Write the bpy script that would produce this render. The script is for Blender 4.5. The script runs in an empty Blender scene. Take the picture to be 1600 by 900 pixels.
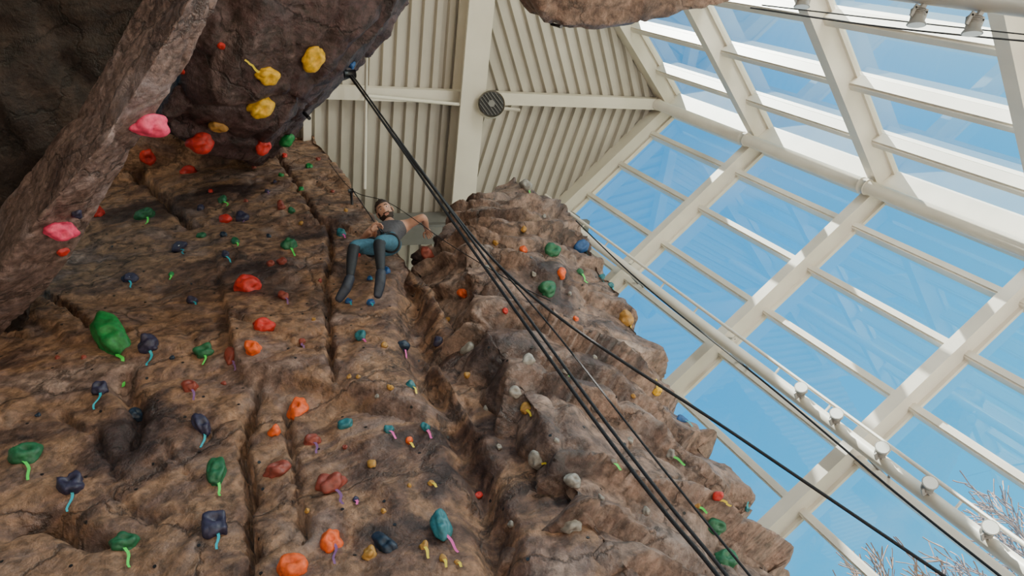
import bpy, bmesh, math, random
from mathutils import Vector, Matrix, noise
from mathutils.bvhtree import BVHTree
random.seed(7)
F=1150.0
U=Vector((-570,600,-1150)).normalized()
X=(Vector((1,0,0))-U*U.x).normalized()
Y=U.cross(X)
R=Matrix((X,Y,U))
def ray(px,py): return (R@Vector((px-800,450-py,-F)))
def onY(px,py,y):
    r=ray(px,py); return r*(y/r.y)
def onZ(px,py,z):
    r=ray(px,py); return r*(z/r.z)
scene=bpy.context.scene
def link(o,parent=None):
    scene.collection.objects.link(o)
    if parent: o.parent=parent
    return o
def empty(name):
    e=bpy.data.objects.new(name,None); e.empty_display_size=.2; return link(e)
# ---------------- materials
def mat(name,col,rough=.6,metal=0,emit=None,es=0):
    m=bpy.data.materials.new(name); m.use_nodes=True
    b=m.node_tree.nodes['Principled BSDF']
    b.inputs['Base Color'].default_value=(*col,1); b.inputs['Roughness'].default_value=rough; b.inputs['Metallic'].default_value=metal
    return m
def noisy(name,col,var=.25,scale=8,rough=.6,bump=.1,metal=0):
    m=mat(name,col,rough,metal); nt=m.node_tree; N=nt.nodes; L=nt.links; b=N['Principled BSDF']
    tc=N.new('ShaderNodeTexCoord'); n=N.new('ShaderNodeTexNoise'); n.inputs['Scale'].default_value=scale; n.inputs['Detail'].default_value=6
    L.new(tc.outputs['Object'],n.inputs['Vector'])
    r=N.new('ShaderNodeValToRGB'); r.color_ramp.elements[0].position=.3; r.color_ramp.elements[1].position=.7
    r.color_ramp.elements[0].color=(*[c*(1-var) for c in col],1); r.color_ramp.elements[1].color=(*[min(1,c*(1+var)) for c in col],1)
    L.new(n.outputs['Fac'],r.inputs['Fac']); L.new(r.outputs['Color'],b.inputs['Base Color'])
    bp=N.new('ShaderNodeBump'); bp.inputs['Strength'].default_value=bump; bp.inputs['Distance'].default_value=.01
    L.new(n.outputs['Fac'],bp.inputs['Height']); L.new(bp.outputs['Normal'],b.inputs['Normal'])
    return m
def rockmat(name,cols,scale=1.0,rough=.5,bs=.6,chalk=.6):
    m=mat(name,cols[0],rough); nt=m.node_tree; N=nt.nodes; L=nt.links; b=N['Principled BSDF']
    tc=N.new('ShaderNodeTexCoord')
    def nz(s,d,dist=0,vec=None):
        n=N.new('ShaderNodeTexNoise'); n.inputs['Scale'].default_value=s; n.inputs['Detail'].default_value=d; n.inputs['Distortion'].default_value=dist; n.inputs['Roughness'].default_value=.62
        L.new(vec or tc.outputs['Object'],n.inputs['Vector']); return n
    mp=N.new('ShaderNodeMapping'); mp.inputs['Scale'].default_value=(1,1,1.5); mp.inputs['Rotation'].default_value=(0,.6,.2)
    L.new(tc.outputs['Object'],mp.inputs['Vector'])
    a=nz(.8*scale,9,.8,mp.outputs[0]); r=N.new('ShaderNodeValToRGB'); cr=r.color_ramp
    cr.elements[0].position=.36; cr.elements[0].color=(*cols[0],1); cr.elements[1].position=.66; cr.elements[1].color=(*cols[-1],1)
    k=len(cols)
    for i in range(1,k-1):
        e=cr.elements.new(.36+.30*i/(k-1)); e.color=(*cols[i],1)
    L.new(a.outputs['Fac'],r.inputs['Fac'])
    f=nz(14*scale,12,.3); mix=N.new('ShaderNodeMix'); mix.data_type='RGBA'; mix.blend_type='OVERLAY'; mix.inputs['Factor'].default_value=.8
    L.new(r.outputs['Color'],mix.inputs['A']); 
    r2=N.new('ShaderNodeValToRGB'); r2.color_ramp.elements[0].position=.35; r2.color_ramp.elements[0].color=(.16,.15,.15,1); r2.color_ramp.elements[1].position=.66; r2.color_ramp.elements[1].color=(.8,.8,.82,1)
    L.new(f.outputs['Fac'],r2.inputs['Fac']); L.new(r2.outputs['Color'],mix.inputs['B'])
    c=nz(2.2,12,.4); r3=N.new('ShaderNodeValToRGB'); r3.color_ramp.elements[0].position=.56; r3.color_ramp.elements[0].color=(0,0,0,1); r3.color_ramp.elements[1].position=.72; r3.color_ramp.elements[1].color=(chalk,chalk,chalk,1)
    L.new(c.outputs['Fac'],r3.inputs['Fac'])
    mx=N.new('ShaderNodeMix'); mx.data_type='RGBA'; mx.inputs['B'].default_value=(cols[-1][0]*1.1,cols[-1][1]*1.2,cols[-1][2]*1.35,1)
    L.new(r3.outputs['Color'],mx.inputs['Factor']); L.new(mix.outputs['Result'],mx.inputs['A'])
    vo=N.new('ShaderNodeTexVoronoi'); vo.feature='DISTANCE_TO_EDGE'; vo.inputs['Scale'].default_value=.7*scale
    wv=nz(1.6,7,0); wa=N.new('ShaderNodeMix'); wa.data_type='RGBA'; wa.blend_type='ADD'; wa.inputs['Factor'].default_value=.9
    L.new(mp.outputs[0],wa.inputs['A']); L.new(wv.outputs['Color'],wa.inputs['B']); L.new(wa.outputs['Result'],vo.inputs['Vector'])
    r4=N.new('ShaderNodeValToRGB'); r4.color_ramp.elements[0].position=.0; r4.color_ramp.elements[0].color=(.7,.7,.7,1); r4.color_ramp.elements[1].position=.02; r4.color_ramp.elements[1].color=(0,0,0,1)
    L.new(vo.outputs['Distance'],r4.inputs['Fac'])
    mz=N.new('ShaderNodeMix'); mz.data_type='RGBA'; mz.inputs['B'].default_value=(*[q*.4 for q in cols[0]],1)
    L.new(r4.outputs['Color'],mz.inputs['Factor']); L.new(mx.outputs['Result'],mz.inputs['A']); L.new(mz.outputs['Result'],b.inputs['Base Color'])
    g=nz(26,8); ad=N.new('ShaderNodeMath'); ad.operation='MULTIPLY_ADD'; ad.inputs[1].default_value=2.6
    L.new(nz(5,10,.5).outputs['Fac'],ad.inputs[0]); L.new(g.outputs['Fac'],ad.inputs[2])
    sb=N.new('ShaderNodeMath'); sb.operation='MULTIPLY_ADD'; sb.inputs[1].default_value=-.8; L.new(r4.outputs['Color'],sb.inputs[0]); L.new(ad.outputs[0],sb.inputs[2])
    bp=N.new('ShaderNodeBump'); bp.inputs['Strength'].default_value=bs; bp.inputs['Distance'].default_value=.035
    L.new(sb.outputs[0],bp.inputs['Height']); L.new(bp.outputs['Normal'],b.inputs['Normal'])
    return m
M_rock_main=rockmat('rock_ochre_brown',[(.045,.024,.022),(.14,.074,.052),(.31,.17,.098),(.17,.10,.08),(.34,.225,.18)])
M_rock_tower=rockmat('rock_purple_brown',[(.06,.036,.033),(.15,.09,.07),(.28,.175,.13),(.18,.112,.086),(.38,.27,.22)],1.1)
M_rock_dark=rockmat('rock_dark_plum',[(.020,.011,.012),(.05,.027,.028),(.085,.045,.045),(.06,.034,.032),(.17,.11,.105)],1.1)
M_rock_cave_shade=rockmat('rock_cave_shaded',[(.007,.004,.003),(.017,.009,.007),(.03,.016,.011),(.02,.011,.009),(.05,.029,.022)],1.0,.6,.5,.3)  # cave rock darkened: the shade of the recess is put into its colour
M_frame=noisy('frame_cream_paint',(.74,.68,.60),.06,3,.4,.02)
M_ceil=noisy('ceiling_cream_steel',(.46,.42,.365),.08,1.5,.5,.02)
M_beam=noisy('beam_cream_paint',(.66,.61,.53),.06,2,.5,.02)
M_grey=noisy('grey_steel',(.16,.155,.15),.15,4,.5,.03)
M_lampbody=noisy('lamp_grey_metal',(.30,.28,.26),.15,10,.4,.03)
M_floor=noisy('rubber_floor',(.20,.17,.15),.15,6,.8,.1)
M_ground=noisy('winter_grass',(.22,.19,.12),.3,1,.9,.2)
M_bark=noisy('tree_bark',(.34,.22,.18),.3,9,.9,.3)
M_rope=noisy('rope_black',(.012,.012,.016),.4,200,.7,.5)
M_black=mat('black_plastic',(.015,.015,.018),.4)
M_steel=mat('steel_bolt',(.5,.5,.52),.3,1)
M_lens=mat('lamp_lens',(.75,.74,.7),.2)
def glassmat():
    m=bpy.data.materials.new('window_glass'); m.use_nodes=True; nt=m.node_tree; N=nt.nodes; L=nt.links; N.clear()
    o=N.new('ShaderNodeOutputMaterial'); t=N.new('ShaderNodeBsdfTransparent'); t.inputs[0].default_value=(.84,.97,.99,1)
    g=N.new('ShaderNodeBsdfGlossy'); g.inputs['Roughness'].default_value=.01; g.inputs['Color'].default_value=(.85,.93,1,1)
    lw=N.new('ShaderNodeLayerWeight'); lw.inputs['Blend'].default_value=.5
    p=N.new('ShaderNodeMath'); p.operation='POWER'; p.inputs[1].default_value=2.6; L.new(lw.outputs['Facing'],p.inputs[0])
    q=N.new('ShaderNodeMath'); q.operation='MULTIPLY_ADD'; q.inputs[1].default_value=.8; q.inputs[2].default_value=.10; q.use_clamp=True; L.new(p.outputs[0],q.inputs[0])
    mx=N.new('ShaderNodeMixShader'); L.new(q.outputs[0],mx.inputs[0]); L.new(t.outputs[0],mx.inputs[1]); L.new(g.outputs[0],mx.inputs[2]); L.new(mx.outputs[0],o.inputs[0])
    return m
M_glass=glassmat()
# ---------------- mesh helpers
def obj_from_bm(bm,name,mats,parent=None,smooth=False):
    me=bpy.data.meshes.new(name); bm.normal_update(); bm.to_mesh(me); bm.free()
    for m in mats: me.materials.append(m)
    if smooth:
        for p in me.polygons: p.use_smooth=True
    return link(bpy.data.objects.new(name,me),parent)
def box_dir(bm,p0,p1,w,d,side,mi=0):
    ax=(p1-p0).normalized(); s=(side-ax*side.dot(ax)).normalized(); t=ax.cross(s)
    vs=[]
    for p in (p0,p1):
        for a,b in ((-1,-1),(1,-1),(1,1),(-1,1)): vs.append(bm.verts.new(p+s*a*w/2+t*b*d/2))
    for f in ((0,1,2,3),(7,6,5,4),(0,4,5,1),(1,5,6,2),(2,6,7,3),(3,7,4,0)):
        bm.faces.new([vs[i] for i in f]).material_index=mi
def tube(bm,pts,r,seg=10,mi=0,cap=True,radii=None):
    rings=[]
    ref=Vector((.3,.2,.9))
    for i,p in enumerate(pts):
        a=pts[max(0,i-1)]; b=pts[min(len(pts)-1,i+1)]; ax=(b-a).normalized()
        s=ax.cross(ref)
        if s.length<.05: s=ax.cross(Vector((1,0,0)))
        s.normalize(); t=ax.cross(s); rr=radii[i] if radii else r
        rings.append([bm.verts.new(p+(s*math.cos(2*math.pi*k/seg)+t*math.sin(2*math.pi*k/seg))*rr) for k in range(seg)])
    for i in range(len(rings)-1):
        for k in range(seg):
            f=bm.faces.new((rings[i][k],rings[i][(k+1)%seg],rings[i+1][(k+1)%seg],rings[i+1][k])); f.material_index=mi; f.smooth=True
    if cap:
        bm.faces.new(rings[0]).material_index=mi; bm.faces.new(rings[-1][::-1]).material_index=mi
def spline(ps,n=10):
    out=[]
    P=[ps[0]]+list(ps)+[ps[-1]]
    for i in range(1,len(P)-2):
        for k in range(n):
            t=k/n; a,b,c,d=P[i-1],P[i],P[i+1],P[i+2]
            out.append(.5*((2*b)+(c-a)*t+(2*a-5*b+4*c-d)*t*t+(3*b-a-3*c+d)*t**3))
    out.append(P[-2]); return out
V=Vector
# ---------------- rocks
def segd(px,pz,a,b):
    dx,dz=b[0]-a[0],b[1]-a[1]; l=dx*dx+dz*dz
    t=max(0,min(1,((px-a[0])*dx+(pz-a[1])*dz)/l)); return math.hypot(px-a[0]-dx*t,pz-a[1]-dz*t)
def hull(bm,pts):
    vs=[bm.verts.new(p) for p in pts]
    r=bmesh.ops.convex_hull(bm,input=vs)
    bad=list({e for e in r['geom_interior']+r['geom_unused'] if isinstance(e,bmesh.types.BMVert)})
    if bad: bmesh.ops.delete(bm,geom=bad,context='VERTS')
BV={}
def rock(name,bm,vox,fn,material):
    bmesh.ops.recalc_face_normals(bm,faces=bm.faces)
    o=obj_from_bm(bm,name,[material])
    md=o.modifiers.new('r','REMESH'); md.mode='VOXEL'; md.voxel_size=vox
    dg=bpy.context.evaluated_depsgraph_get(); me=bpy.data.meshes.new_from_object(o.evaluated_get(dg))
    old=o.data; o.modifiers.clear(); o.data=me; bpy.data.meshes.remove(old)
    if not me.materials: me.materials.append(material)
    me.update()
    cos=[v.co.copy() for v in me.vertices]; ns=[v.normal.copy() for v in me.vertices]
    new=[]
    for c,n in zip(cos,ns):
        new.extend(c+fn(c,n))
    me.vertices.foreach_set('co',new)
    for p in me.polygons: p.use_smooth=True
    me.update()
    BV[name]=BVHTree.FromPolygons([v.co.copy() for v in me.vertices],[tuple(p.vertices) for p in me.polygons])
    return o
def base_disp(c,amp,off,st=(1,1,1.7),cell=1.5,led=.10,ls=1.5,fine=1):
    w=noise.noise_vector(c*.9+off)*.35
    q=c+w; q=V((q.x*st[0]+q.z*.35,q.y*st[1],q.z*st[2]-q.x*.3))
    d=.16*noise.noise(c*.75+off)
    if led>0:
        t=c.z*ls+.45*c.x+1.3*noise.noise(c*.7+off)+.35*noise.noise(c*2.1-off); fr=t-math.floor(t)
        lm=.5+.9*noise.noise(V((c.x*.8,c.y*.8,math.floor(t)*3.7))+off)
        prof=min(1,fr/.08)*(1-max(0,fr-.08)/.92)
        d+=led*max(0,lm)*(prof-.3)*2
    f=noise.voronoi(q*cell+off)[0]; e=f[1]-f[0]
    d+=.09*(f[0]*-1.1+.35); d-=.05*math.exp(-(e/.05)**2)
    f=noise.voronoi(q*cell*2.6-off)[0]; d+=.035*(.4-f[0])
    r=1-abs(noise.noise(q*2.2+off)); d+=.05*(r*r-.6)
    d+=(.020*noise.noise(c*6+off)+.010*noise.noise(c*15))*fine
    return d*amp
def xz(l): 
    o=[]
    for p in l:
        q=onY(p[0],p[1],3.2); o.append((q.x,q.z))
    return o
cracks=[(xz([(512,350),(519,400),(506,440),(512,480),(514,530),(522,600)]),.018,.24),
 (xz([(405,590),(390,640),(374,700),(392,760),(384,830),(394,900),(385,960)]),.024,.26),
 (xz([(445,625),(449,680),(462,740),(466,800),(474,850)]),.014,.12),
 (xz([(205,262),(250,300),(275,335),(300,350)]),.05,.24),
 (xz([(60,455),(110,480),(140,515),(200,520)]),.02,.14),
 (xz([(0,520),(40,520),(90,508)]),.02,.1),
 (xz([(20,820),(70,800),(150,835)]),.055,.2),
 (xz([(185,590),(215,640),(205,690)]),.05,.16),
 (xz([(300,690),(350,650),(390,640)]),.016,.07),
 (xz([(250,690),(300,740),(380,700)]),.016,.06),
 (xz([(160,760),(240,800),(300,790)]),.016,.07),
 (xz([(400,880),(440,850),(470,800)]),.016,.07),
 (xz([(430,240),(470,300),(500,350)]),.02,.09),
 (xz([(250,430),(330,440),(370,400)]),.016,.06),
 (xz([(90,640),(150,680),(180,740)]),.02,.08),
 (xz([(330,500),(420,520),(500,560)]),.014,.06),
 (xz([(520,600),(580,640),(660,660)]),.016,.07),
 (xz([(640,430),(660,580),(703,640),(738,720),(772,820),(792,940)]),.11,.20)]
ledge=xz([(395,585),(480,603),(560,622),(650,645)])
OFFM=V((3.1,7.7,1.2))
def f_main(c,n):
    d=base_disp(c,.46,OFFM,(1,1,1.1),.8,.07,.7,1.5)
    if n.y<-.3:
        for pl,w,dep in cracks:
            if not (min(a[1] for a in pl)-.6<c.z<max(a[1] for a in pl)+.6): continue
            j=.05*noise.noise(V((7,3,c.z*3.1)))+.035*noise.noise(V((1,9,c.z*9))); k=.04*noise.noise(V((c.x*6,2,5)))
            m=min(segd(c.x+j,c.z+k,pl[i],pl[i+1]) for i in range(len(pl)-1))
            wd=w*(1+.8*noise.noise(c*2.7))
            if m<wd*4: d-=dep*math.exp(-(max(0,m)/wd)**2)
        if ledge[0][0]-.1<c.x<1.4:
            lz=ledge[0][1]+(ledge[-1][1]-ledge[0][1])*(c.x-ledge[0][0])/(ledge[-1][0]-ledge[0][0])+.05*noise.noise(c*3)
            t=(c.z-lz)/.03; s=1/(1+math.exp(-max(-20,min(20,t))))
            d+=.12*s*math.exp(-max(0,c.z-lz)/1.6)
    return n*d
bm=bmesh.new()
hull(bm,[V((x,y,z)) for x in (-3.4,1.74) for y in (3.2,3.9) for z in (-1.6,11.7)])
hull(bm,[V((x,y,z)) for x,y in ((-3.4,.8),(.9,.8),(1.2,3.6),(-3.4,3.6)) for z in (10.7,11.65)])
rock('climbing_wall_slab',bm,.030,f_main,M_rock_main)
# tower
rings=[(-1.6,(1.2,3.7),(1.75,3.3),(3.3,4.6),1.3),(2.6,(1.15,3.6),(1.7,3.15),(3.37,4.3),1.3),(3.5,(1.2,3.55),(1.75,2.98),(3.41,4.05),1.3),
(4.6,(1.28,3.5),(1.8,2.9),(3.52,3.85),1.3),(5.3,(1.36,3.5),(1.95,2.98),(3.72,3.68),1.2),(6.2,(1.62,3.35),(2.2,3.0),(3.9,3.52),1.1),(7.0,(2.05,3.3),(2.65,3.12),(4.05,3.46),1.0),
(7.75,(2.6,3.3),(3.1,3.22),(4.14,3.46),.9),(8.6,(3.35,3.42),(3.7,3.4),(4.2,3.5),.7),(9.1,(3.75,3.5),(3.9,3.5),(4.08,3.55),.4)]
bm=bmesh.new(); rr=[]
for z,l,n,r,bk in rings:
    mid=((n[0]+r[0])/2+.05,(n[1]+r[1])/2-.10)
    rr.append([bm.verts.new(V((a,b,z))) for a,b in (l,n,mid,r,(r[0]-.1,r[1]+bk),(l[0]+.05,l[1]+bk))])
for i in range(len(rr)-1):
    for k in range(6):
        bm.faces.new((rr[i][k],rr[i][(k+1)%6],rr[i+1][(k+1)%6],rr[i+1][k]))
bm.faces.new(rr[0][::-1]); bm.faces.new(rr[-1])
OFFT=V((11.3,2.7,5.2))
def f_tower(c,n):
    a=1.0 if c.z<8.3 else .6
    return n*(base_disp(c,a,OFFT,(1,1,1.5),1.3,.15,1.7,1.2)-.03)
rock('climbing_rock_tower',bm,.032,f_tower,M_rock_tower)
# overhanging boulder
bm=bmesh.new()
pts=[]
for (px,py,z) in [(690,-70,7.3),(632,0,7.3),(577,62,7.4),(560,105,7.45),(480,180,7.6),(400,262,7.8),(330,240,7.7),(240,190,7.3),(280,100,7.1),(340,0,7.0),(360,-90,6.9)]:
    p=onZ(px,py,z); pts.append(p)
cen=sum(pts,V())/len(pts)
top=[(p*1.42)+((cen*1.42)-(p*1.42))*.08 for p in pts]
low=[cen+(p-cen)*.55+V((0,0,-.35)) for p in pts]
hull(bm,pts+top+low)
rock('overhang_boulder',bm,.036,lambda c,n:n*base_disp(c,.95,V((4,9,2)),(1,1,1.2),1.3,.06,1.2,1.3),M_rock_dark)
# near lip at left
bm=bmesh.new()
sil=[onZ(-60,600,6.8),onZ(0,530,6.55),onZ(100,415,6.2),onZ(225,220,5.8),onZ(295,105,5.6),onZ(345,0,5.5),onZ(390,-110,5.4),onZ(450,-300,5.3)]
lowr=[onZ(-60,470,5.9),onZ(0,430,5.85),onZ(45,360,5.7),onZ(165,215,5.45),onZ(240,95,5.3),onZ(295,0,5.25),onZ(340,-110,5.2),onZ(400,-300,5.2)]
for i in range(len(sil)-1):
    q=[sil[i],sil[i+1],lowr[i],lowr[i+1]]
    hull(bm,q+[v+V((-.25,-.02,.75)) for v in q])
rock('rock_arete',bm,.030,lambda c,n:n*base_disp(c,.30,V((24,1,6)),(1,1,1.1),1.8,.05,1.5,1.8),rockmat('rock_arete_grey',[(.055,.032,.03),(.13,.078,.066),(.24,.155,.132),(.16,.10,.088),(.36,.26,.24)],1.4))
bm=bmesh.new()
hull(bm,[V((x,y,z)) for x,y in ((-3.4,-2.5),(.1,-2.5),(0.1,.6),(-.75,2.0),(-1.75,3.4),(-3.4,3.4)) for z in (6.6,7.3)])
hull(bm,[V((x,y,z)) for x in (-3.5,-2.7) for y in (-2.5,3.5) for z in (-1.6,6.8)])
rock('cave_roof_rock',bm,.06,lambda c,n:n*base_disp(c,1.1,V((14,1,6)),(1,1,1.1),1.0,.08,1.0,.6),M_rock_cave_shade)
# arch rock top right
bm=bmesh.new()
pa=[onZ(835,-5,6.3),onZ(862,32,6.3),onZ(905,40,6.25),onZ(1000,40,6.2),onZ(1090,18,6.1),onZ(1230,-10,5.9),onZ(1250,-150,6),onZ(830,-160,6.3),onZ(1000,-220,6)]
cp=sum(pa,V())/len(pa)
hull(bm,pa+[cp+(p-cp)*.95+V((0,-.05,.6)) for p in pa]+[V((2.0,-1.6,6.6)),V((2.6,-.9,7.1)),V((2.0,-1.6,7.3))])
hull(bm,[V((x,y,z)) for x,y in ((-.5,-2.4),(2.6,-2.4),(3.2,-.9),(0.2,-1.2)) for z in (6.3,7.2)])
rock('rock_arch',bm,.04,lambda c,n:n*base_disp(c,.45,V((1,13,8)),(1,1,1.2),1.6),M_rock_tower)
# ---------------- glass walls
dA=V((.79,-.613,0)).normalized(); dB=V((.613,.79,0)).normalized()
C=V((8.65,3.41,0)); ZT=11.75; UP=V((0,0,1))
LV=[11.6,9.08,6.65,4.3,1.9,-.5]
innA=V((-.613,-.79,0)).normalized(); innB=V((-.79,.613,0)).normalized()
def curtain(name,d,inn,length,step,mw,md):
    e=empty(name)
    bm=bmesh.new()
    for z in LV:
        p0=C+V((0,0,z)); p1=p0-d*length
        box_dir(bm,p0+inn*.16,p1+inn*.16,.15,.26,UP)
        box_dir(bm,p0+inn*.02,p1+inn*.02,.24,.05,UP)
        box_dir(bm,p0-inn*.05,p1-inn*.05,.10,.06,UP)
    n=int(length/step)
    for i in range(n+1):
        b=C-d*(i*step)
        box_dir(bm,b+V((0,0,-1.6))+inn*md/2,b+V((0,0,ZT))+inn*md/2,mw,md,d)
        box_dir(bm,b+V((0,0,-1.6))+inn*(md+.01),b+V((0,0,ZT))+inn*(md+.01),mw*.6,.02,d)
        box_dir(bm,b+V((0,0,-1.6))-inn*.04,b+V((0,0,ZT))-inn*.04,mw*.8,.05,d)
    if name=='window_1':
        m=(innA+innB)*.15; box_dir(bm,C+m+V((0,0,-1.6)),C+m+V((0,0,ZT)),.34,.34,innA)
    bmesh.ops.recalc_face_normals(bm,faces=bm.faces)
    obj_from_bm(bm,'mullions_and_transoms',[M_frame],e)
    bm=bmesh.new()
    p=[C+V((0,0,-1.6)),C-d*length+V((0,0,-1.6)),C-d*length+V((0,0,ZT)),C+V((0,0,ZT))]
    bm.faces.new([bm.verts.new(v) for v in p])
    obj_from_bm(bm,'glass',[M_glass],e)
    return e
curtain('window_1',dA,innA,8.3,.83,.10,.10)
curtain('window_2',dB,innB,9.0,.98,.13,.14)
bm=bmesh.new()
pc=C+innA*.42+innB*.42
tube(bm,[pc+V((0,0,-1.6)),pc+V((0,0,ZT))],.095,28)
for z in LV[:-1]:
    box_dir(bm,pc+V((0,0,z)),C+V((0,0,z)),.06,.06,UP)
    tube(bm,[pc+V((0,0,z-.05)),pc+V((0,0,z+.05))],.108,28)
obj_from_bm(bm,'corner_column',[noisy('column_gloss_paint',(.66,.60,.52),.05,3,.22,.01)])
def fixture(bm,p,aim,sz=.1):
    aim=aim.normalized()
    tube(bm,[p-aim*sz*1.3,p-aim*sz*1.1,p-aim*sz*.3,p+aim*sz*.4,p+aim*sz*.8,p+aim*sz*.85],1,16,0,True,[sz*.35,sz*.6,sz*.72,sz*.8,sz*1.05,sz*1.05])
    for k in range(4): 
        q=p+aim*sz*(-.9+.2*k); tube(bm,[q,q+aim*sz*.06],sz*.82,14,0)
    tube(bm,[p+aim*sz*.855,p+aim*sz*.89],sz*.92,14,1)
def post(name,base,perp,zs,aim):
    e=empty(name); bm=bmesh.new()
    tube(bm,[base+V((0,0,-1.6)),base+V((0,0,ZT))],.07,16)
    o=perp*.17
    tube(bm,[base+o+V((0,0,-1.6)),base+o+V((0,0,ZT))],.022,8)
    z=-1
    while z<ZT:
        box_dir(bm,base+V((0,0,z)),base+o+V((0,0,z)),.02,.02,UP); z+=.8
    obj_from_bm(bm,'pole',[M_frame],e)
    am=aim.normalized()
    for z in zs:
        bm=bmesh.new(); p=base+V((0,0,z))+am*.17
        box_dir(bm,base+V((0,0,z-.02)),p-am*.04,.02,.05,UP,0)
        s=am.cross(UP).normalized()
        for k in (-1,1): box_dir(bm,p-am*.07+s*.07*k,p+am*.01+s*.078*k,.012,.03,UP,0)
        box_dir(bm,p-am*.07-s*.08,p-am*.07+s*.08,.012,.03,UP,0)
        fixture(bm,p,aim+V((0,0,-.35)),.07)
        obj_from_bm(bm,'spot_lamp',[M_lampbody,M_lens],e,False)
    return e
def zat(px,py,dist):
    r=ray(px,py); return r.z*dist/math.hypot(r.x,r.y)
pb=V((.755,.656,0))*7.6
e=post('spotlight_post',pb,V((.656,-.755,0)),[zat(1262,618,7.6),zat(1318,658,7.6),zat(1392,708,7.6),zat(1467,762,7.6),zat(1560,832,7.6)],V((-.3,-.9,.1)))
bm=bmesh.new()
for z in (zat(1110,540,7.6),zat(1300,720,7.6),8.9):
    q=pb+V((0,0,z)); w=q-innA*.55
    tube(bm,[q,w+V((0,0,-.25))],.018,8); tube(bm,[q,w+V((0,0,.2))+dA*.25],.014,8); tube(bm,[q+V((0,0,-.5)),w+V((0,0,-.3))],.014,8)
obj_from_bm(bm,'brackets',[M_grey],e)
pb2=V((5.5,.64,0))
post('spotlight_post',pb2,V((.1,-1,0)),[zat(1255,-5,5.5),zat(1440,5,5.5),zat(1530,12,5.5)],V((-.3,.9,0)))
# ---------------- ceiling
dg_=V((-.992,-.126,0)).normalized(); pe=V((-.126,.992,0)).normalized()
def corr(center,dr,cuts,half=12,pitch=.21):
    dr=dr.normalized(); s=V((dr.y,-dr.x,0))
    bm=bmesh.new(); prof=[]
    x=-half
    while x<half:
        prof+= [(x,0),(x+pitch*.45,0),(x+pitch*.53,.08),(x+pitch*.92,.08)]; x+=pitch
    rows=[]
    for t in (-half,half):
        rows.append([bm.verts.new(center+s*a+dr*t+V((0,0,ZT+h))) for a,h in prof])
    for i in range(len(prof)-1): bm.faces.new((rows[0][i],rows[0][i+1],rows[1][i+1],rows[1][i]))
    for co,no in cuts:
        bmesh.ops.bisect_plane(bm,geom=bm.verts[:]+bm.edges[:]+bm.faces[:],plane_co=co,plane_no=no,clear_outer=True)
    return bm
bb=V((4.25,3.0,0))
cutsR=[(bb,dg_),(C,-innA),(C,-innB)]
e=empty('ceiling')
obj_from_bm(corr(C,V((-.34,.94,0)),cutsR+[(C,-pe)]),'deck_panel_a',[M_ceil],e)
obj_from_bm(corr(C,V((.30,.954,0)),cutsR+[(C,pe)]),'deck_panel_b',[M_ceil],e)
obj_from_bm(corr(bb,pe,[(bb,-dg_),(C,-innA),(C,-innB)],14),'deck_panel_c',[M_ceil],e)
bm=bmesh.new()
q=[C,C-dA*9,C-dA*9-dB*14,C-dB*14]
bm.faces.new([bm.verts.new(v+V((0,0,ZT+.2))) for v in q]); obj_from_bm(bm,'roof_deck',[M_ceil],e)
bm=bmesh.new()
def zz(v,z): return V((v.x,v.y,z))
box_dir(bm,zz(C,ZT-.1),zz(C+dg_*9,ZT-.1),.18,.2,UP)
box_dir(bm,zz(bb-pe*9,ZT-.22),zz(bb+pe*2.1,ZT-.22),.42,.10,UP)
box_dir(bm,zz(bb-pe*9,ZT-.43),zz(bb+pe*2.1,ZT-.43),.05,.42,UP)
box_dir(bm,zz(bb-pe*9,ZT-.03),zz(bb+pe*2.1,ZT-.03),.05,.42,UP)
box_dir(bm,zz(bb+dg_*2.6-pe*9,ZT-.1),zz(bb+dg_*2.6+pe*2.1,ZT-.1),.22,.12,UP)
box_dir(bm,zz(C+innA*.2,ZT-.12),zz(C+innA*.2-dA*9,ZT-.12),.3,.2,UP)
box_dir(bm,zz(C+innB*.2,ZT-.12),zz(C+innB*.2-dB*9,ZT-.12),.3,.2,UP)
obj_from_bm(bm,'beams',[M_beam],e)
bm=bmesh.new()
h0=V((1.2,4.62,0)); h1=V((6.3,5.28,0))
box_dir(bm,zz(h0,ZT-.3),zz(h1,ZT-.3),.5,.2,UP); box_dir(bm,zz(h0,ZT-.85),zz(h1,ZT-.85),.12,.3,UP)
obj_from_bm(bm,'header_beam',[M_grey],e)
# vent + conduit
e=empty('ceiling_ventilator'); bm=bmesh.new()
pv=onZ(767,165,11.2); ax=(V((-.25,-.45,-.85))).normalized()
tube(bm,[pv-ax*.28,pv-ax*.24,pv+ax*.0,pv+ax*.02,pv+ax*.12],1,28,0,False,[.10,.17,.19,.22,.22])
for k in range(28):
    a0=2*math.pi*k/28
obj_from_bm(bm,'housing',[M_beam],e)
bm=bmesh.new()
s=ax.cross(UP).normalized(); t=ax.cross(s)
tube(bm,[pv+ax*.10,pv+ax*.122],.195,28,0)
tube(bm,[pv+ax*.12,pv+ax*.15],.055,16,1)
for k in (-.15,-.10,-.05,0,.05,.10,.15):
    l=math.sqrt(.19**2-k*k); box_dir(bm,pv+ax*.135+s*k-t*l,pv+ax*.135+s*k+t*l,.009,.014,s,1)
obj_from_bm(bm,'louvre_grille',[M_black,M_grey],e)
bm=bmesh.new(); tube(bm,[pv-ax*.2,zz(pv,ZT-.1)],.03,8)
c0=onZ(575,150,11.35); c1=onZ(812,172,11.35)
tube(bm,[c0,c1],.028,8); tube(bm,[c0,zz(c0,ZT)],.02,8)
tube(bm,[onZ(573,60,11.2),onZ(570,295,11.2)],.025,8)
obj_from_bm(bm,'conduit',[M_beam],e)
bm=bmesh.new()
b0=C-dA*8.35; b1=b0-dB*9
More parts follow.
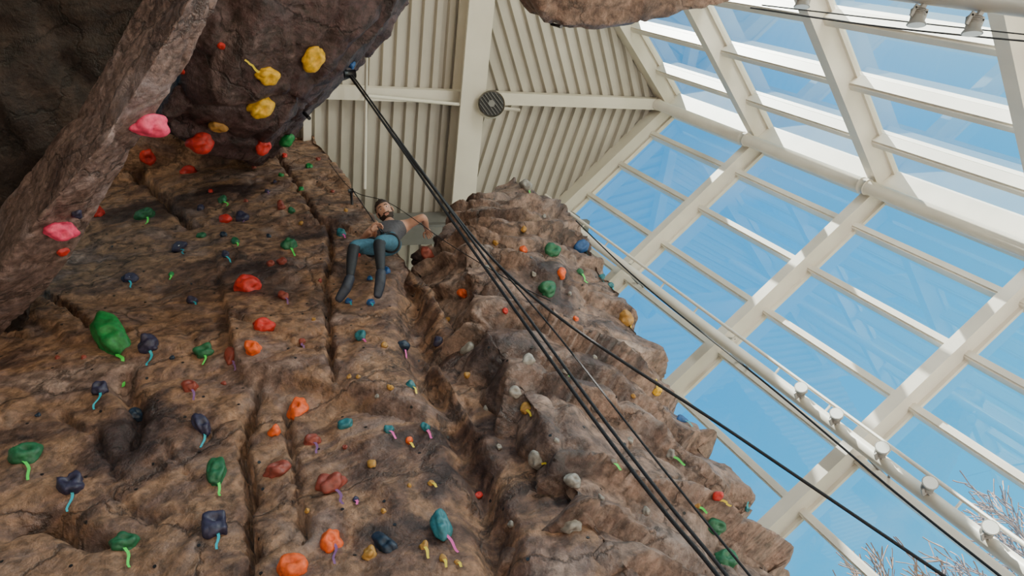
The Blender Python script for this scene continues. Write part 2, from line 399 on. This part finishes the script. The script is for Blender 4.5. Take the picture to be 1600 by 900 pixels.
bm.faces.new([bm.verts.new(v) for v in (zz(b0,-1.6),zz(b1,-1.6),zz(b1,ZT+.2),zz(b0,ZT+.2))])
obj_from_bm(bm,'wall_back',[M_ceil])
bm=bmesh.new()
bm.faces.new([bm.verts.new(zz(v,-1.6)) for v in (C,C-dA*8.35,C-dA*8.35-dB*14,C-dB*14)])
obj_from_bm(bm,'floor',[M_floor])
bm=bmesh.new()
bm.faces.new([bm.verts.new(V((x,y,-1.75))) for x,y in ((-150,-150),(150,-150),(150,150),(-150,150))])
obj_from_bm(bm,'ground',[M_ground])
# ---------------- ropes
e=empty('climbing_ropes'); bm=bmesh.new()
an=onZ(546,116,7.35)
def rope(pts,r=.0075): tube(bm,spline(pts,10),r,7)
rope([an,onY(880,590,2.05),onY(1122,900,2.25),onY(1175,975,2.3)],.009)
rope([an+V((.02,0,0)),onY(893,588,2.02),onY(1136,900,2.2),onY(1190,975,2.3)],.008)
rope([an+V((.03,.01,0)),onY(700,320,1.95),onY(860,510,2.1),onY(1010,700,2.2),onY(1172,900,2.3),onY(1240,980,2.3)],.0055)
rope([an+V((0,.02,0)),onY(690,310,1.9),onY(838,468,2.0),onY(1150,680,2.3),onY(1478,902,2.6),onY(1600,985,2.6)],.0085)
rope([onY(900,345,3.35),onY(1000,440,3.2),onY(1210,610,3.1),onY(1400,770,3.0),onY(1565,902,2.95),onY(1650,970,2.9)],.0075)
rope([onZ(1172,12,5.3),onZ(1380,42,4.6),onZ(1640,68,3.7)],.008)
rope([onZ(1190,8,5.25),onZ(1380,30,4.6),onZ(1640,58,3.7)],.006)
rope([onY(515,255,3.0),onY(552,298,2.85),onY(610,318,2.8),onY(700,380,2.7),onY(800,440,2.6),onY(860,470,2.5)],.004)
obj_from_bm(bm,'rope_strands',[M_rope],e)
bm=bmesh.new()
tube(bm,[an+V((0,0,.25)),an],.02,8); tube(bm,[an+V((-.05,0,0)),an+V((.06,.0,0))],.04,12)
for (px,py,z) in ((590,40,7.3),(478,180,7.6)):
    q=onZ(px,py,z); tube(bm,[q+V((0,0,.1)),q+V((.02,.02,-.06))],.02,8)
q=onZ(877,42,6.3); tube(bm,[q+V((0,0,.2)),q],.015,8)
q=onY(548,298,3.05); tube(bm,[q+V((0,.2,0)),q],.015,8); tube(bm,[q+V((-.03,0,0)),q+V((.03,0,0))],.025,10)
obj_from_bm(bm,'anchor_pulleys',[M_black],e)
# ---------------- holds
HC={'g':(.015,.12,.05),'g2':(.012,.20,.045),'n':(.03,.026,.06),'r':(.52,.025,.018),'d':(.24,.045,.03),'o':(.78,.11,.018),'t':(.02,.14,.17),'b':(.02,.09,.27),'y':(.75,.42,.02),'m':(.40,.20,.04),'k':(.85,.06,.15),'e':(.26,.235,.21),'v':(.012,.025,.05)}
TC={'G':(.10,.85,.12),'T':(.02,.40,.50),'P':(.85,.12,.45),'U':(.22,.10,.25),'Y':(.8,.6,.05),'R':(.6,.1,.1)}
names={'g':'green','g2':'bright_green','n':'purple','r':'red','d':'dark_red','o':'orange','t':'teal','b':'blue','y':'yellow','m':'mustard','k':'pink','e':'grey','v':'navy'}
MH={k:noisy('hold_'+names[k],c,.3,30,.5,.5) for k,c in HC.items()}
MT={k:mat('tape_'+k,c,.5) for k,c in TC.items()}
H="""182,536,58,g2,G,D;230,338,28,g,G,W;348,315,18,g,G,R;453,386,28,g,G,R;369,379,15,g,G,R;320,553,28,g,G,W;338,745,36,g,G,D;38,716,46,g,G,W;195,853,40,g,G,W
447,217,22,g2,0,W;455,331,14,g,0,R;483,262,13,g2,0,R;315,370,15,g,0,W;440,275,10,g2,0,R;470,297,10,g2,0,R;865,396,26,g,0,W;858,456,30,g,0,W;907,427,13,g,G,R;1117,827,30,g,0,W;1138,880,38,g,0,W;824,293,20,e,G,R
282,388,22,n,T,W;353,400,14,n,T,R;202,438,25,n,T,W;234,543,36,n,T,R;302,472,18,n,T,R;379,344,24,n,U,R;313,327,14,n,0,R;158,612,30,n,T,R;318,670,27,n,T,D;335,824,42,n,T,Q;112,760,38,n,T,Q;210,652,26,v,0,R;118,332,18,n,0,R;350,368,12,v,0,R
390,450,40,r,0,W;410,513,30,r,0,W;397,548,32,o,0,R;361,562,22,d,U,D;299,607,26,d,U,R;445,465,20,d,U,R;441,411,18,d,0,R;424,414,14,d,0,R;297,271,22,r,0,W;440,325,18,d,0,R;352,345,18,r,0,W;473,536,13,d,U,R;408,226,28,r,0,W;310,219,36,r,0,W;230,241,24,r,0,R;151,336,28,r,0,R;86,359,36,k,0,D;224,194,46,k,0,D;95,392,18,r,0,R;345,70,14,r,0,R;286,112,13,r,0,R
465,641,34,o,0,N;430,677,23,o,0,R;490,692,26,d,U,W;432,739,36,d,0,W;520,760,46,d,U,W;518,849,37,o,U,N;455,893,44,o,0,W;748,776,13,r,0,W
535,366,18,t,P,R;565,528,20,t,P,R;540,666,22,t,0,W;607,674,20,t,P,R;666,669,16,t,P,R;643,605,18,t,Y,R;690,830,36,t,P,D;608,857,34,v,0,D;630,544,22,v,P,R;580,475,15,b,T,R;546,473,13,b,T,R;578,437,11,b,T,R;604,426,17,b,0,R;549,100,16,b,0,R;910,387,24,b,T,W;940,435,12,t,T,R;955,448,12,t,T,R;1066,658,18,b,T,W;1166,794,10,t,T,R
485,87,38,y,0,W;411,116,34,y,Y,R;404,163,38,y,0,W;340,195,28,m,0,W;578,870,26,m,0,R;662,856,18,m,Y,R;581,728,18,m,0,R;600,541,12,m,0,R;611,607,11,m,0,R;639,690,14,o,Y,R;675,757,12,m,Y,R;693,875,14,m,Y,R;979,502,26,m,Y,R;972,461,20,m,0,W
669,399,24,d,Y,R;818,392,15,o,0,R;876,431,18,o,0,R;725,459,17,o,0,R;790,487,11,r,0,R;840,720,26,e,Y,W;824,640,20,m,Y,W;1122,777,18,r,Y,W;733,549,24,e,0,W;826,566,22,e,0,W;803,616,22,e,0,W;894,756,28,e,0,W;892,819,28,e,0,W;1026,610,16,y,Y,W;1050,711,16,e,G,W;685,537,18,n,0,R;730,588,12,m,0,R;885,582,11,e,G,R;960,722,12,e,G,R;818,360,11,m,0,R;545,590,10,m,0,R;556,783,12,n,P,R;497,250,9,d,0,R;418,300,10,n,U,R;445,245,10,r,0,R;600,800,10,m,0,R
267,430,10,g2,G,R;500,440,8,d,0,R;560,590,9,m,0,R;780,700,10,e,0,R;860,560,9,e,0,R;930,640,12,e,0,R;985,690,12,e,0,R;1010,800,14,e,0,R;800,820,12,e,0,R;900,500,10,o,0,R;760,420,10,e,0,R;1090,790,12,m,G,R;640,760,9,m,0,R;715,880,10,m,Y,R;330,300,9,r,0,R;398,262,9,d,0,R;420,370,9,v,0,R;520,300,7,d,0,R;540,330,8,m,0,R;130,560,9,d,0,R;60,650,10,v,0,R
835,430,9,e,0,R;775,380,10,m,0,R;850,340,9,e,0,R;890,460,8,e,0,R;930,560,9,e,0,R;760,640,10,e,0,R;700,500,9,m,0,R;940,780,12,e,0,R;870,690,10,e,0,R;990,620,8,m,0,R;590,620,8,e,0,R;490,500,8,m,0,R;540,700,9,d,0,R;480,800,9,m,0,R;350,600,9,d,0,R;270,560,9,v,0,R;90,560,9,d,0,R;430,285,8,n,0,R;385,315,8,d,0,R;470,350,8,m,0,R;560,400,8,r,0,R"""
groups={}
trees=list(BV.values())
def cast(px,py):
    r=ray(px,py).normalized(); best=None
    for t in trees:
        h=t.ray_cast(V((0,0,0)),r,40)
        if h[0] is not None and (best is None or h[3]<best[3]): best=(*h[:4],t)
    return best
for row in H.replace('\n',';').split(';'):
    px,py,sz,c,tp,ty=row.split(','); px=float(px);py=float(py);sz=float(sz)
    h=cast(px,py)
    if not h: continue
    loc,nrm,_,dist,tree=h
    av=V()
    for dx,dy in ((0,0),(8,0),(-8,0),(0,8),(0,-8)):
        r=ray(px+dx,py+dy).normalized(); q=tree.ray_cast(V((0,0,0)),r,40)
        if q[0] is not None and (q[0]-loc).length<.4: av+=q[1]
    nrm=(av.normalized()*.8+ -ray(px,py).normalized()*.25).normalized()
    depth=dist*F/ray(px,py).length
    s=sz*depth/F*.47
    up=UP-nrm*UP.dot(nrm)
    if up.length<.3: up=V((0,1,0))-nrm*nrm.y
    up.normalize(); rt=up.cross(nrm)
    ang=random.uniform(-.5,.5); u2=up*math.cos(ang)+rt*math.sin(ang); r2=u2.cross(nrm)
    if c not in groups:
        groups[c]=bmesh.new()
    bm=groups[c]
    keys=list(TC)
    tmp=bmesh.new(); bmesh.ops.create_icosphere(tmp,subdivisions=4 if sz>24 else 3,radius=1)
    seed=V((random.random()*50,random.random()*50,3))
    sx,sy,sd={'R':(.85,1.05,.8),'W':(1.1,.9,.75),'D':(.85,1.65,.8),'Q':(1,1.15,.85),'N':(.95,1.35,.85)}[ty]
    facet=random.random()<.4
    vm={}
    for vv in tmp.verts:
        p=vv.co.copy()
        if ty=='Q': 
            m=max(abs(p.x),abs(p.y),abs(p.z)); p=p*(1/m)*.62+p*.25
        k=1+.38*noise.noise(p*1.2+seed)+.07*noise.noise(p*3.2+seed)+.02*noise.noise(p*9+seed)
        if facet: k-=.18*(noise.voronoi(p*1.2+seed)[0][0]-.4)
        if ty in('D','W','R'): k*= 1+.32*p.y
        x,y,z=p.x*sx*k,p.y*sy*k,p.z*k
        dish=.55*math.exp(-(((x)/.45)**2+((y-.4)/.25)**2)) if z>0 else 0
        if ty=='N': dish=.85*math.exp(-((x/.35)**2+(y/.35)**2)) if z>0 else 0
        z=max(z,-.25)*sd-dish*.7
        vm[vv.index]=bm.verts.new(loc+(r2*x+u2*y+nrm*(z+.1))*s)
    for f in tmp.faces:
        ff=bm.faces.new([vm[a.index] for a in f.verts]); ff.smooth=True
    tmp.free()
    bl=loc+nrm*s*(.42 if ty!='N' else .2)
    tube(bm,[bl,bl+nrm*s*.22+u2*0],s*.13,8,1)
    if tp!='0':
        mi=2+keys.index(tp)
        d=-up; L=s*random.uniform(2.0,2.9); w=max(.009,s*.12); prev=None; lean=rt*random.uniform(-.1,.35)
        for i in range(9):
            t=i/8; c0=loc-up*s*.5+(d+lean).normalized()*L*t+rt*s*.15*math.sin(t*5)
            nr=tree.find_nearest(c0)
            if nr[0] is not None: c0=nr[0]+nrm*.012+nr[1]*.008
            wv=w*(1-.3*t); a=bm.verts.new(c0-rt*wv); b=bm.verts.new(c0+rt*wv)
            if prev: bm.faces.new((prev[0],a,b,prev[1])).material_index=mi
            prev=(a,b)
for c,bm in groups.items():
    obj_from_bm(bm,names[c]+'_climbing_holds',[MH[c],M_steel]+[MT[k] for k in TC])
# t-nut sockets scattered over the wall
bm=bmesh.new(); rn=random.Random(5)
x=-2.4
while x<3.8:
    z=1.0
    while z<9.5:
        o=V((x+rn.uniform(-.1,.1),0.2,z+rn.uniform(-.1,.1)))
        best=None
        for k in ('climbing_wall_slab','climbing_rock_tower'):
            h=BV[k].ray_cast(o,V((0,1,0)),6)
            if h[0] is not None and (best is None or h[3]<best[3]): best=h
        if best and best[1].y<-.4: tube(bm,[best[0]-best[1]*.01,best[0]+best[1]*.003],.011,8)
        z+=.34
    x+=.34
obj_from_bm(bm,'bolt_sockets',[M_black])
# ---------------- climber
def skin(verts,edges,rad,sub=2,root=0):
    me=bpy.data.meshes.new('s'); me.from_pydata([tuple(v) for v in verts],edges,[]); o=link(bpy.data.objects.new('s',me))
    md=o.modifiers.new('k','SKIN'); md.use_smooth_shade=True
    sv=me.skin_vertices[0].data
    for i,r in enumerate(rad):
        r=r if isinstance(r,tuple) else (r,r); sv[i].radius=r; sv[i].use_root=(i==root)
    m2=o.modifiers.new('s','SUBSURF'); m2.levels=sub
    dg=bpy.context.evaluated_depsgraph_get(); out=bpy.data.meshes.new_from_object(o.evaluated_get(dg))
    bpy.data.objects.remove(o); return out
M_skin=noisy('skin',(.52,.28,.20),.1,20,.5,.03); M_hair=noisy('dark_brown_hair',(.035,.02,.014),.4,60,.7,.4)
M_top=noisy('tank_top_grey',(.085,.08,.095),.2,40,.8,.2); M_short=noisy('shorts_blue',(.04,.13,.20),.2,40,.8,.2)
M_calf=noisy('lower_leg_dark_navy',(.015,.018,.026),.2,40,.7,.1); M_shoe=noisy('climbing_shoe_navy',(.02,.025,.045),.3,30,.6,.2)  # dark navy tone for the lower legs, then the shoes
M_harn=mat('harness_black',(.02,.02,.025),.6); M_eye=mat('eye_white',(.7,.68,.65),.3); M_lip=mat('lips',(.35,.13,.11),.5)
man=empty('climber')
J=dict(pel=(1.50,2.93,6.42),sp=(1.54,2.95,6.58),ch=(1.62,2.96,6.77),nb=(1.68,2.93,6.94),nt=(1.69,2.89,7.02),
 lsh=(1.83,2.94,6.88),lel=(1.99,2.83,6.77),lwr=(2.06,3.04,6.92),
 rsh=(1.46,2.94,6.86),rel=(1.31,2.92,6.62),rwr=(1.36,2.74,6.42),
 lhp=(1.58,2.90,6.38),lkn=(1.35,2.70,6.06),lan=(1.27,2.86,5.74),
 rhp=(1.42,2.91,6.38),rkn=(1.13,2.73,6.12),ran=(1.01,2.90,5.82))
J={k:V(v) for k,v in J.items()}
hh=cast(665,364)
if hh and (hh[0]-V((2.1,3.2,7.1))).length<.5: J['lwr']=hh[0]+hh[1]*.03-V((.05,.09,.07))
ks=list(J); ix={k:i for i,k in enumerate(ks)}
rad=dict(pel=(.15,.11),sp=(.13,.095),ch=(.16,.11),nb=(.07,.065),nt=.05,lsh=.062,lel=.040,lwr=.027,rsh=.062,rel=.040,rwr=.027,lhp=.092,lkn=.060,lan=.036,rhp=.092,rkn=.060,ran=.036)
verts=[J[k] for k in ks]; R_=[rad[k] for k in ks]
ed=[('pel','sp'),('sp','ch'),('ch','nb'),('nb','nt'),('ch','lsh'),('lsh','lel'),('lel','lwr'),('ch','rsh'),('rsh','rel'),('rel','rwr'),('pel','lhp'),('lhp','lkn'),('lkn','lan'),('pel','rhp'),('rhp','rkn'),('rkn','ran')]
E=[]
def addmid(a,b,t,r):
    verts.append(J[a].lerp(J[b],t)); R_.append(r); return len(verts)-1
mids={('lkn','lan'):(.3,.056),('rkn','ran'):(.3,.056),('lel','lwr'):(.25,.042),('rel','rwr'):(.25,.042),('lhp','lkn'):(.5,.080),('rhp','rkn'):(.5,.080),('lsh','lel'):(.45,.050),('rsh','rel'):(.45,.050)}
for a,b in ed:
    if (a,b) in mids:
        m=addmid(a,b,*mids[(a,b)]); E+=[(ix[a],m),(m,ix[b])]
    else: E.append((ix[a],ix[b]))
me=skin(verts,E,R_,3,ix['pel'])
for m in (M_skin,M_top,M_short,M_harn,M_calf): me.materials.append(m)
def sgd(p,a,b):
    ab=b-a; t=max(0,min(1,(p-a).dot(ab)/ab.length_squared)); return (p-a-ab*t).length,t
for p in me.polygons:
    c=p.center; best=None
    for a,b in ed:
        d,t=sgd(c,J[a],J[b]); 
        if best is None or d<best[0]: best=(d,t,a,b)
    d,t,a,b=best; mi=0
    if (a,b) in (('pel','sp'),('sp','ch')): mi=1
    elif a=='ch' and b in('lsh','rsh') and t<.75: mi=1
    elif (a,b)==('ch','nb') and t<.75: mi=1
    elif a=='pel' or (a in('lhp','rhp')): mi=2
    if (a,b)==('pel','sp') and t<.35: mi=2
    if (a,b)==('pel','sp') and .2<t<.5: mi=3
    if b in ('lan','ran'): mi=2 if t<.05 else 4
    p.material_index=mi; p.use_smooth=True
link(bpy.data.objects.new('body',me),man)
for an_,kn,td in (('lan','lkn',V((-.35,.55,-.5))),('ran','rkn',V((-.65,.5,-.35)))):
    a=J[an_]; td=td.normalized()
    m=skin([a+ (J[kn]-a).normalized()*.03,a-(J[kn]-a).normalized()*.05,a-(J[kn]-a).normalized()*.065+td*.09,a-(J[kn]-a).normalized()*.07+td*.18],[(0,1),(1,2),(2,3)],[.044,.05,(.05,.036),(.036,.022)],2,1)
    m.materials.append(M_shoe)
    for p in m.polygons:p.use_smooth=True
    link(bpy.data.objects.new('shoe',m),man)
def hand(wr,fw,pn,side,curl,name):
    fw=fw.normalized(); pn=(pn-fw*pn.dot(fw)).normalized(); sd_=fw.cross(pn)*side
    vs=[wr,wr+fw*.03,wr+fw*.065,wr+fw*.085]; m=skin(vs,[(0,1),(1,2),(2,3)],[(.026,.024),(.034,.02),(.04,.017),(.036,.014)],2,0)
    ms=[m]
    for i,(o,l) in enumerate(((.030,.072),(.010,.080),(-.010,.075),(-.029,.060))):
        p=wr+fw*.075+sd_*o; ch=[p]
        for k,fr in enumerate((.42,.33,.25)):
            a=curl*(k+.6); dd=(fw*math.cos(a)+pn*math.sin(a)); p=p+dd*l*fr; ch.append(p)
        ms.append(skin(ch,[(0,1),(1,2),(2,3)],[.0095,.009,.008,.0065],1,0))
    p=wr+fw*.025+sd_*.028; ch=[p,p+(fw*.6+sd_*.7).normalized()*.035,p+(fw*.6+sd_*.7).normalized()*.035+(fw*.85+sd_*.25+pn*.4).normalized()*.03,p+(fw*.6+sd_*.7).normalized()*.035+(fw*.85+sd_*.2+pn*.5).normalized()*.055]
    ms.append(skin(ch,[(0,1),(1,2),(2,3)],[.013,.011,.0095,.0075],1,0))
    b=bmesh.new()
    for x in ms: b.from_mesh(x)
    obj_from_bm(b,name,[M_skin],man,True)
hand(J['lwr'],V((.35,.75,.5)),V((0.2,.5,-.8)),1,.5,'hand_l')
hand(J['rwr'],V((.7,-.3,.1)),V((.2,.3,-.9)),-1,.75,'hand_r')
hc=J['nt']+V((-.02,-.05,.075)); ff=V((-.22,-.62,-.75)).normalized(); hu=(UP-ff*UP.dot(ff)).normalized(); hr=hu.cross(-ff)
HM=Matrix((hr,-ff,hu)).transposed()
def hp(x,y,z): return hc+HM@V((x,y,z))*1.08
bm=bmesh.new(); bmesh.ops.create_uvsphere(bm,u_segments=40,v_segments=32,radius=1)
for v in bm.verts:
    x,y,z=v.co; 
    w=1-.28*max(0,-z)**1.5
    X_,Y_,Z_=x*.076*w,y*.095*(1-.12*max(0,-z)),z*.118
    if y<0: 
        Y_+=-.006*max(0,-z)
        g=math.exp(-((X_)/.012)**2)
        if -.03<Z_<.02: Y_-=.024*g*(1-(Z_+.03)/.05)
        Y_+=.010*math.exp(-((abs(X_)-.03)/.014)**2-((Z_-.012)/.012)**2)
        Y_-=.006*math.exp(-((Z_-.032)/.01)**2)*(abs(X_)<.05)
        Y_-=.006*math.exp(-((Z_+.055)/.012)**2-(X_/.03)**2)
    v.co=hp(X_,Y_,Z_)
hd=obj_from_bm(bm,'head',[M_skin,M_hair],man,True)
iv=HM.transposed()
for p in hd.data.polygons:
    l=iv@(p.center-hc)/1.08
    if l.z<-.045 and l.y<.02 and not(abs(l.x)<.022 and -.064<l.z<-.05): p.material_index=1
    if -.05<l.z<-.038 and l.y<-.05 and abs(l.x)<.03: p.material_index=1
    if l.z<-.0 and abs(l.x)>.058 and l.y<.01: p.material_index=1
bm=bmesh.new(); bmesh.ops.create_uvsphere(bm,u_segments=40,v_segments=32,radius=1)
dl=[]
for v in bm.verts:
    x,y,z=v.co; X_,Y_,Z_=x*.076,y*.095,z*.118
    line=.062 if Y_<-.03 else (.062-(Y_+.03)*1.5)
    k=1.10+.05*noise.noise(v.co*6)
    if Z_<line: k=.9
    v.co=hp(X_*k,Y_*k+.003,Z_*k)
    if z*.118<-.07: dl.append(v)
bmesh.ops.delete(bm,geom=dl,context='VERTS')
obj_from_bm(bm,'hair',[M_hair],man,True)
bm=bmesh.new()
for s in(-1,1):
    for (off,r,mi) in ((-.078,.0125,0),(-.0865,.0065,1)):
        t=bmesh.ops.create_uvsphere(bm,u_segments=12,v_segments=8,radius=r)
        for v in t['verts']: v.co=hp(s*.03+v.co.x,off+.008+v.co.y,.012+v.co.z)
        for v in t['verts']:
            for f in v.link_faces: f.material_index=mi
    tube(bm,[hp(s*.045,-.082,.03),hp(s*.03,-.093,.036),hp(s*.014,-.097,.03)],.004,6,1)
obj_from_bm(bm,'eyes_and_brows',[M_eye,M_hair],man,True)
bm=bmesh.new(); tube(bm,[hp(-.022,-.088,-.056),hp(0,-.098,-.055),hp(.022,-.088,-.056)],.005,8)
obj_from_bm(bm,'mouth',[M_lip],man,True)
bm=bmesh.new()
for s in(-1,1):
    t=bmesh.ops.create_uvsphere(bm,u_segments=12,v_segments=10,radius=1)
    for v in t['verts']: v.co=hp(s*(.078+v.co.x*.01),v.co.y*.018+.01,v.co.z*.032-.004)
obj_from_bm(bm,'ears',[M_skin],man,True)
bm=bmesh.new()
def ring(c,ax,rx,n=20,r=.011):
    ax=ax.normalized(); s=ax.cross(V((0,1,.2))).normalized(); t=ax.cross(s)
    tube(bm,[c+s*rx*math.cos(2*math.pi*k/n)+t*rx*math.sin(2*math.pi*k/n) for k in range(n+1)],r,8,0,False)
ring(J['lhp'].lerp(J['lkn'],.3),J['lkn']-J['lhp'],.088); ring(J['rhp'].lerp(J['rkn'],.3),J['rkn']-J['rhp'],.088)
kn=J['pel']+V((-.02,-.13,.05))
tube(bm,[kn,kn+V((0,-.03,.06))],.018,8)
tube(bm,spline([kn,J['rwr']+V((.07,-.03,.02)),onY(552,298,2.85)],8),.006,7)
obj_from_bm(bm,'harness',[M_harn],man)
# ---------------- bare trees outside
def tree(name,base,h,seed):
    rnd=random.Random(seed); bm=bmesh.new()
    def br(p,d,l,r,lv):
        pts=[p]; rs=[r]
        for i in range(4):
            d=(d+V((rnd.uniform(-1,1),rnd.uniform(-1,1),rnd.uniform(-.4,.8)))*.16).normalized(); p=p+d*l/4; pts.append(p); rs.append(max(.014,r*(1-.5*(i+1)/4)))
        tube(bm,pts,1,4 if lv>2 else 8,0,False,rs)
        if lv<6:
            for i in range(3):
                k=rnd.choice((2,3,4)); a=rnd.uniform(0,6.28); s=V((math.cos(a),math.sin(a),rnd.uniform(-.1,.5)))
                br(pts[k],(d*.75+s*.65).normalized(),l*rnd.uniform(.55,.78),rs[k]*.65,lv+1)
            br(pts[4],(d+V((rnd.uniform(-.3,.3),rnd.uniform(-.3,.3),.2))).normalized(),l*.75,rs[4]*.9,lv+1) if lv<4 else None
    br(base,V((0,0,1)),h*.30,.18,0)
    obj_from_bm(bm,name,[M_bark],None)
for i,(px,d,h) in enumerate(((1565,19,12.0),(1440,23,11.5))):
    r=ray(px,900); hd_=V((r.x,r.y,0)).normalized()*d
    tree('bare_tree',zz(hd_,-1.75),h,i+3)
# ---------------- world / lights / camera
w=bpy.data.worlds.new('sky'); scene.world=w; w.use_nodes=True; nt=w.node_tree; N=nt.nodes; L=nt.links
bg=N['Background']; tc=N.new('ShaderNodeTexCoord'); sp=N.new('ShaderNodeSeparateXYZ'); L.new(tc.outputs['Generated'],sp.inputs[0])
cr=N.new('ShaderNodeValToRGB'); els=cr.color_ramp.elements
els[0].position=0; els[0].color=(.32,.78,1,1); els[1].position=1; els[1].color=(.03,.28,.70,1)
a=els.new(.35); a.color=(.07,.56,.98,1); a=els.new(.65); a.color=(.035,.44,.95,1)
L.new(sp.outputs['Z'],cr.inputs[0])
n=N.new('ShaderNodeTexNoise'); n.inputs['Scale'].default_value=3.5; n.inputs['Detail'].default_value=8; n.inputs['Distortion'].default_value=.6
L.new(tc.outputs['Generated'],n.inputs['Vector']); r=N.new('ShaderNodeValToRGB'); r.color_ramp.elements[0].position=.54; r.color_ramp.elements[1].position=.85; r.color_ramp.elements[1].color=(.35,.35,.35,1)
L.new(n.outputs['Fac'],r.inputs[0]); mx=N.new('ShaderNodeMix'); mx.data_type='RGBA'; mx.inputs['B'].default_value=(.8,.9,1,1)
L.new(r.outputs[0],mx.inputs['Factor']); L.new(cr.outputs[0],mx.inputs['A'])
sunv=V((.2*math.cos(.96),-.98*math.cos(.96),math.sin(.96))).normalized()
gl=V((.78,-.16,.60)).normalized()
dp=N.new('ShaderNodeVectorMath'); dp.operation='DOT_PRODUCT'; dp.inputs[1].default_value=gl; L.new(tc.outputs['Generated'],dp.inputs[0])
mr=N.new('ShaderNodeMapRange'); mr.inputs['From Min'].default_value=.90; mr.inputs['From Max'].default_value=1.0; mr.inputs['To Max'].default_value=.7; mr.interpolation_type='SMOOTHSTEP'; L.new(dp.outputs['Value'],mr.inputs['Value'])
m2=N.new('ShaderNodeMix'); m2.data_type='RGBA'; m2.inputs['B'].default_value=(.65,.92,1.05,1)
L.new(mr.outputs[0],m2.inputs['Factor']); L.new(mx.outputs['Result'],m2.inputs['A']); L.new(m2.outputs['Result'],bg.inputs[0]); bg.inputs[1].default_value=1.3
def aim(o,d): o.rotation_euler=d.to_track_quat('-Z','Y').to_euler()
s=bpy.data.lights.new('sun','SUN'); s.energy=26; s.angle=.01; s.color=(1,.92,.80); so=link(bpy.data.objects.new('sun',s))
aim(so,-sunv)
def area(name,p,d,sx,sy,e,c):
    l=bpy.data.lights.new(name,'AREA'); l.shape='RECTANGLE'; l.size=sx; l.size_y=sy; l.energy=e; l.color=c; o=link(bpy.data.objects.new(name,l)); o.location=p; aim(o,d)
area('added_rock_fill',V((7.2,-2.2,6.0)),V((-.82,.62,-.08)),2.0,2.4,640,(1,.92,.83))  # added fill lamp beyond the glass to brighten the rocks, no entrance modelled
area('added_ceiling_fill',V((6.6,2.4,-1.2)),V((-.08,.0,1)),2,2,210,(1,.93,.85))  # added unseen fill lamp near the floor to brighten the ceiling
cd=bpy.data.cameras.new('camera'); cd.sensor_width=36; cd.lens=36*F/1600; cd.clip_start=.05; cd.clip_end=500
cam=link(bpy.data.objects.new('camera',cd)); cam.matrix_world=R.to_4x4(); scene.camera=cam
for o in list(scene.objects):
    if o.parent is None: o.location.z+=1.6
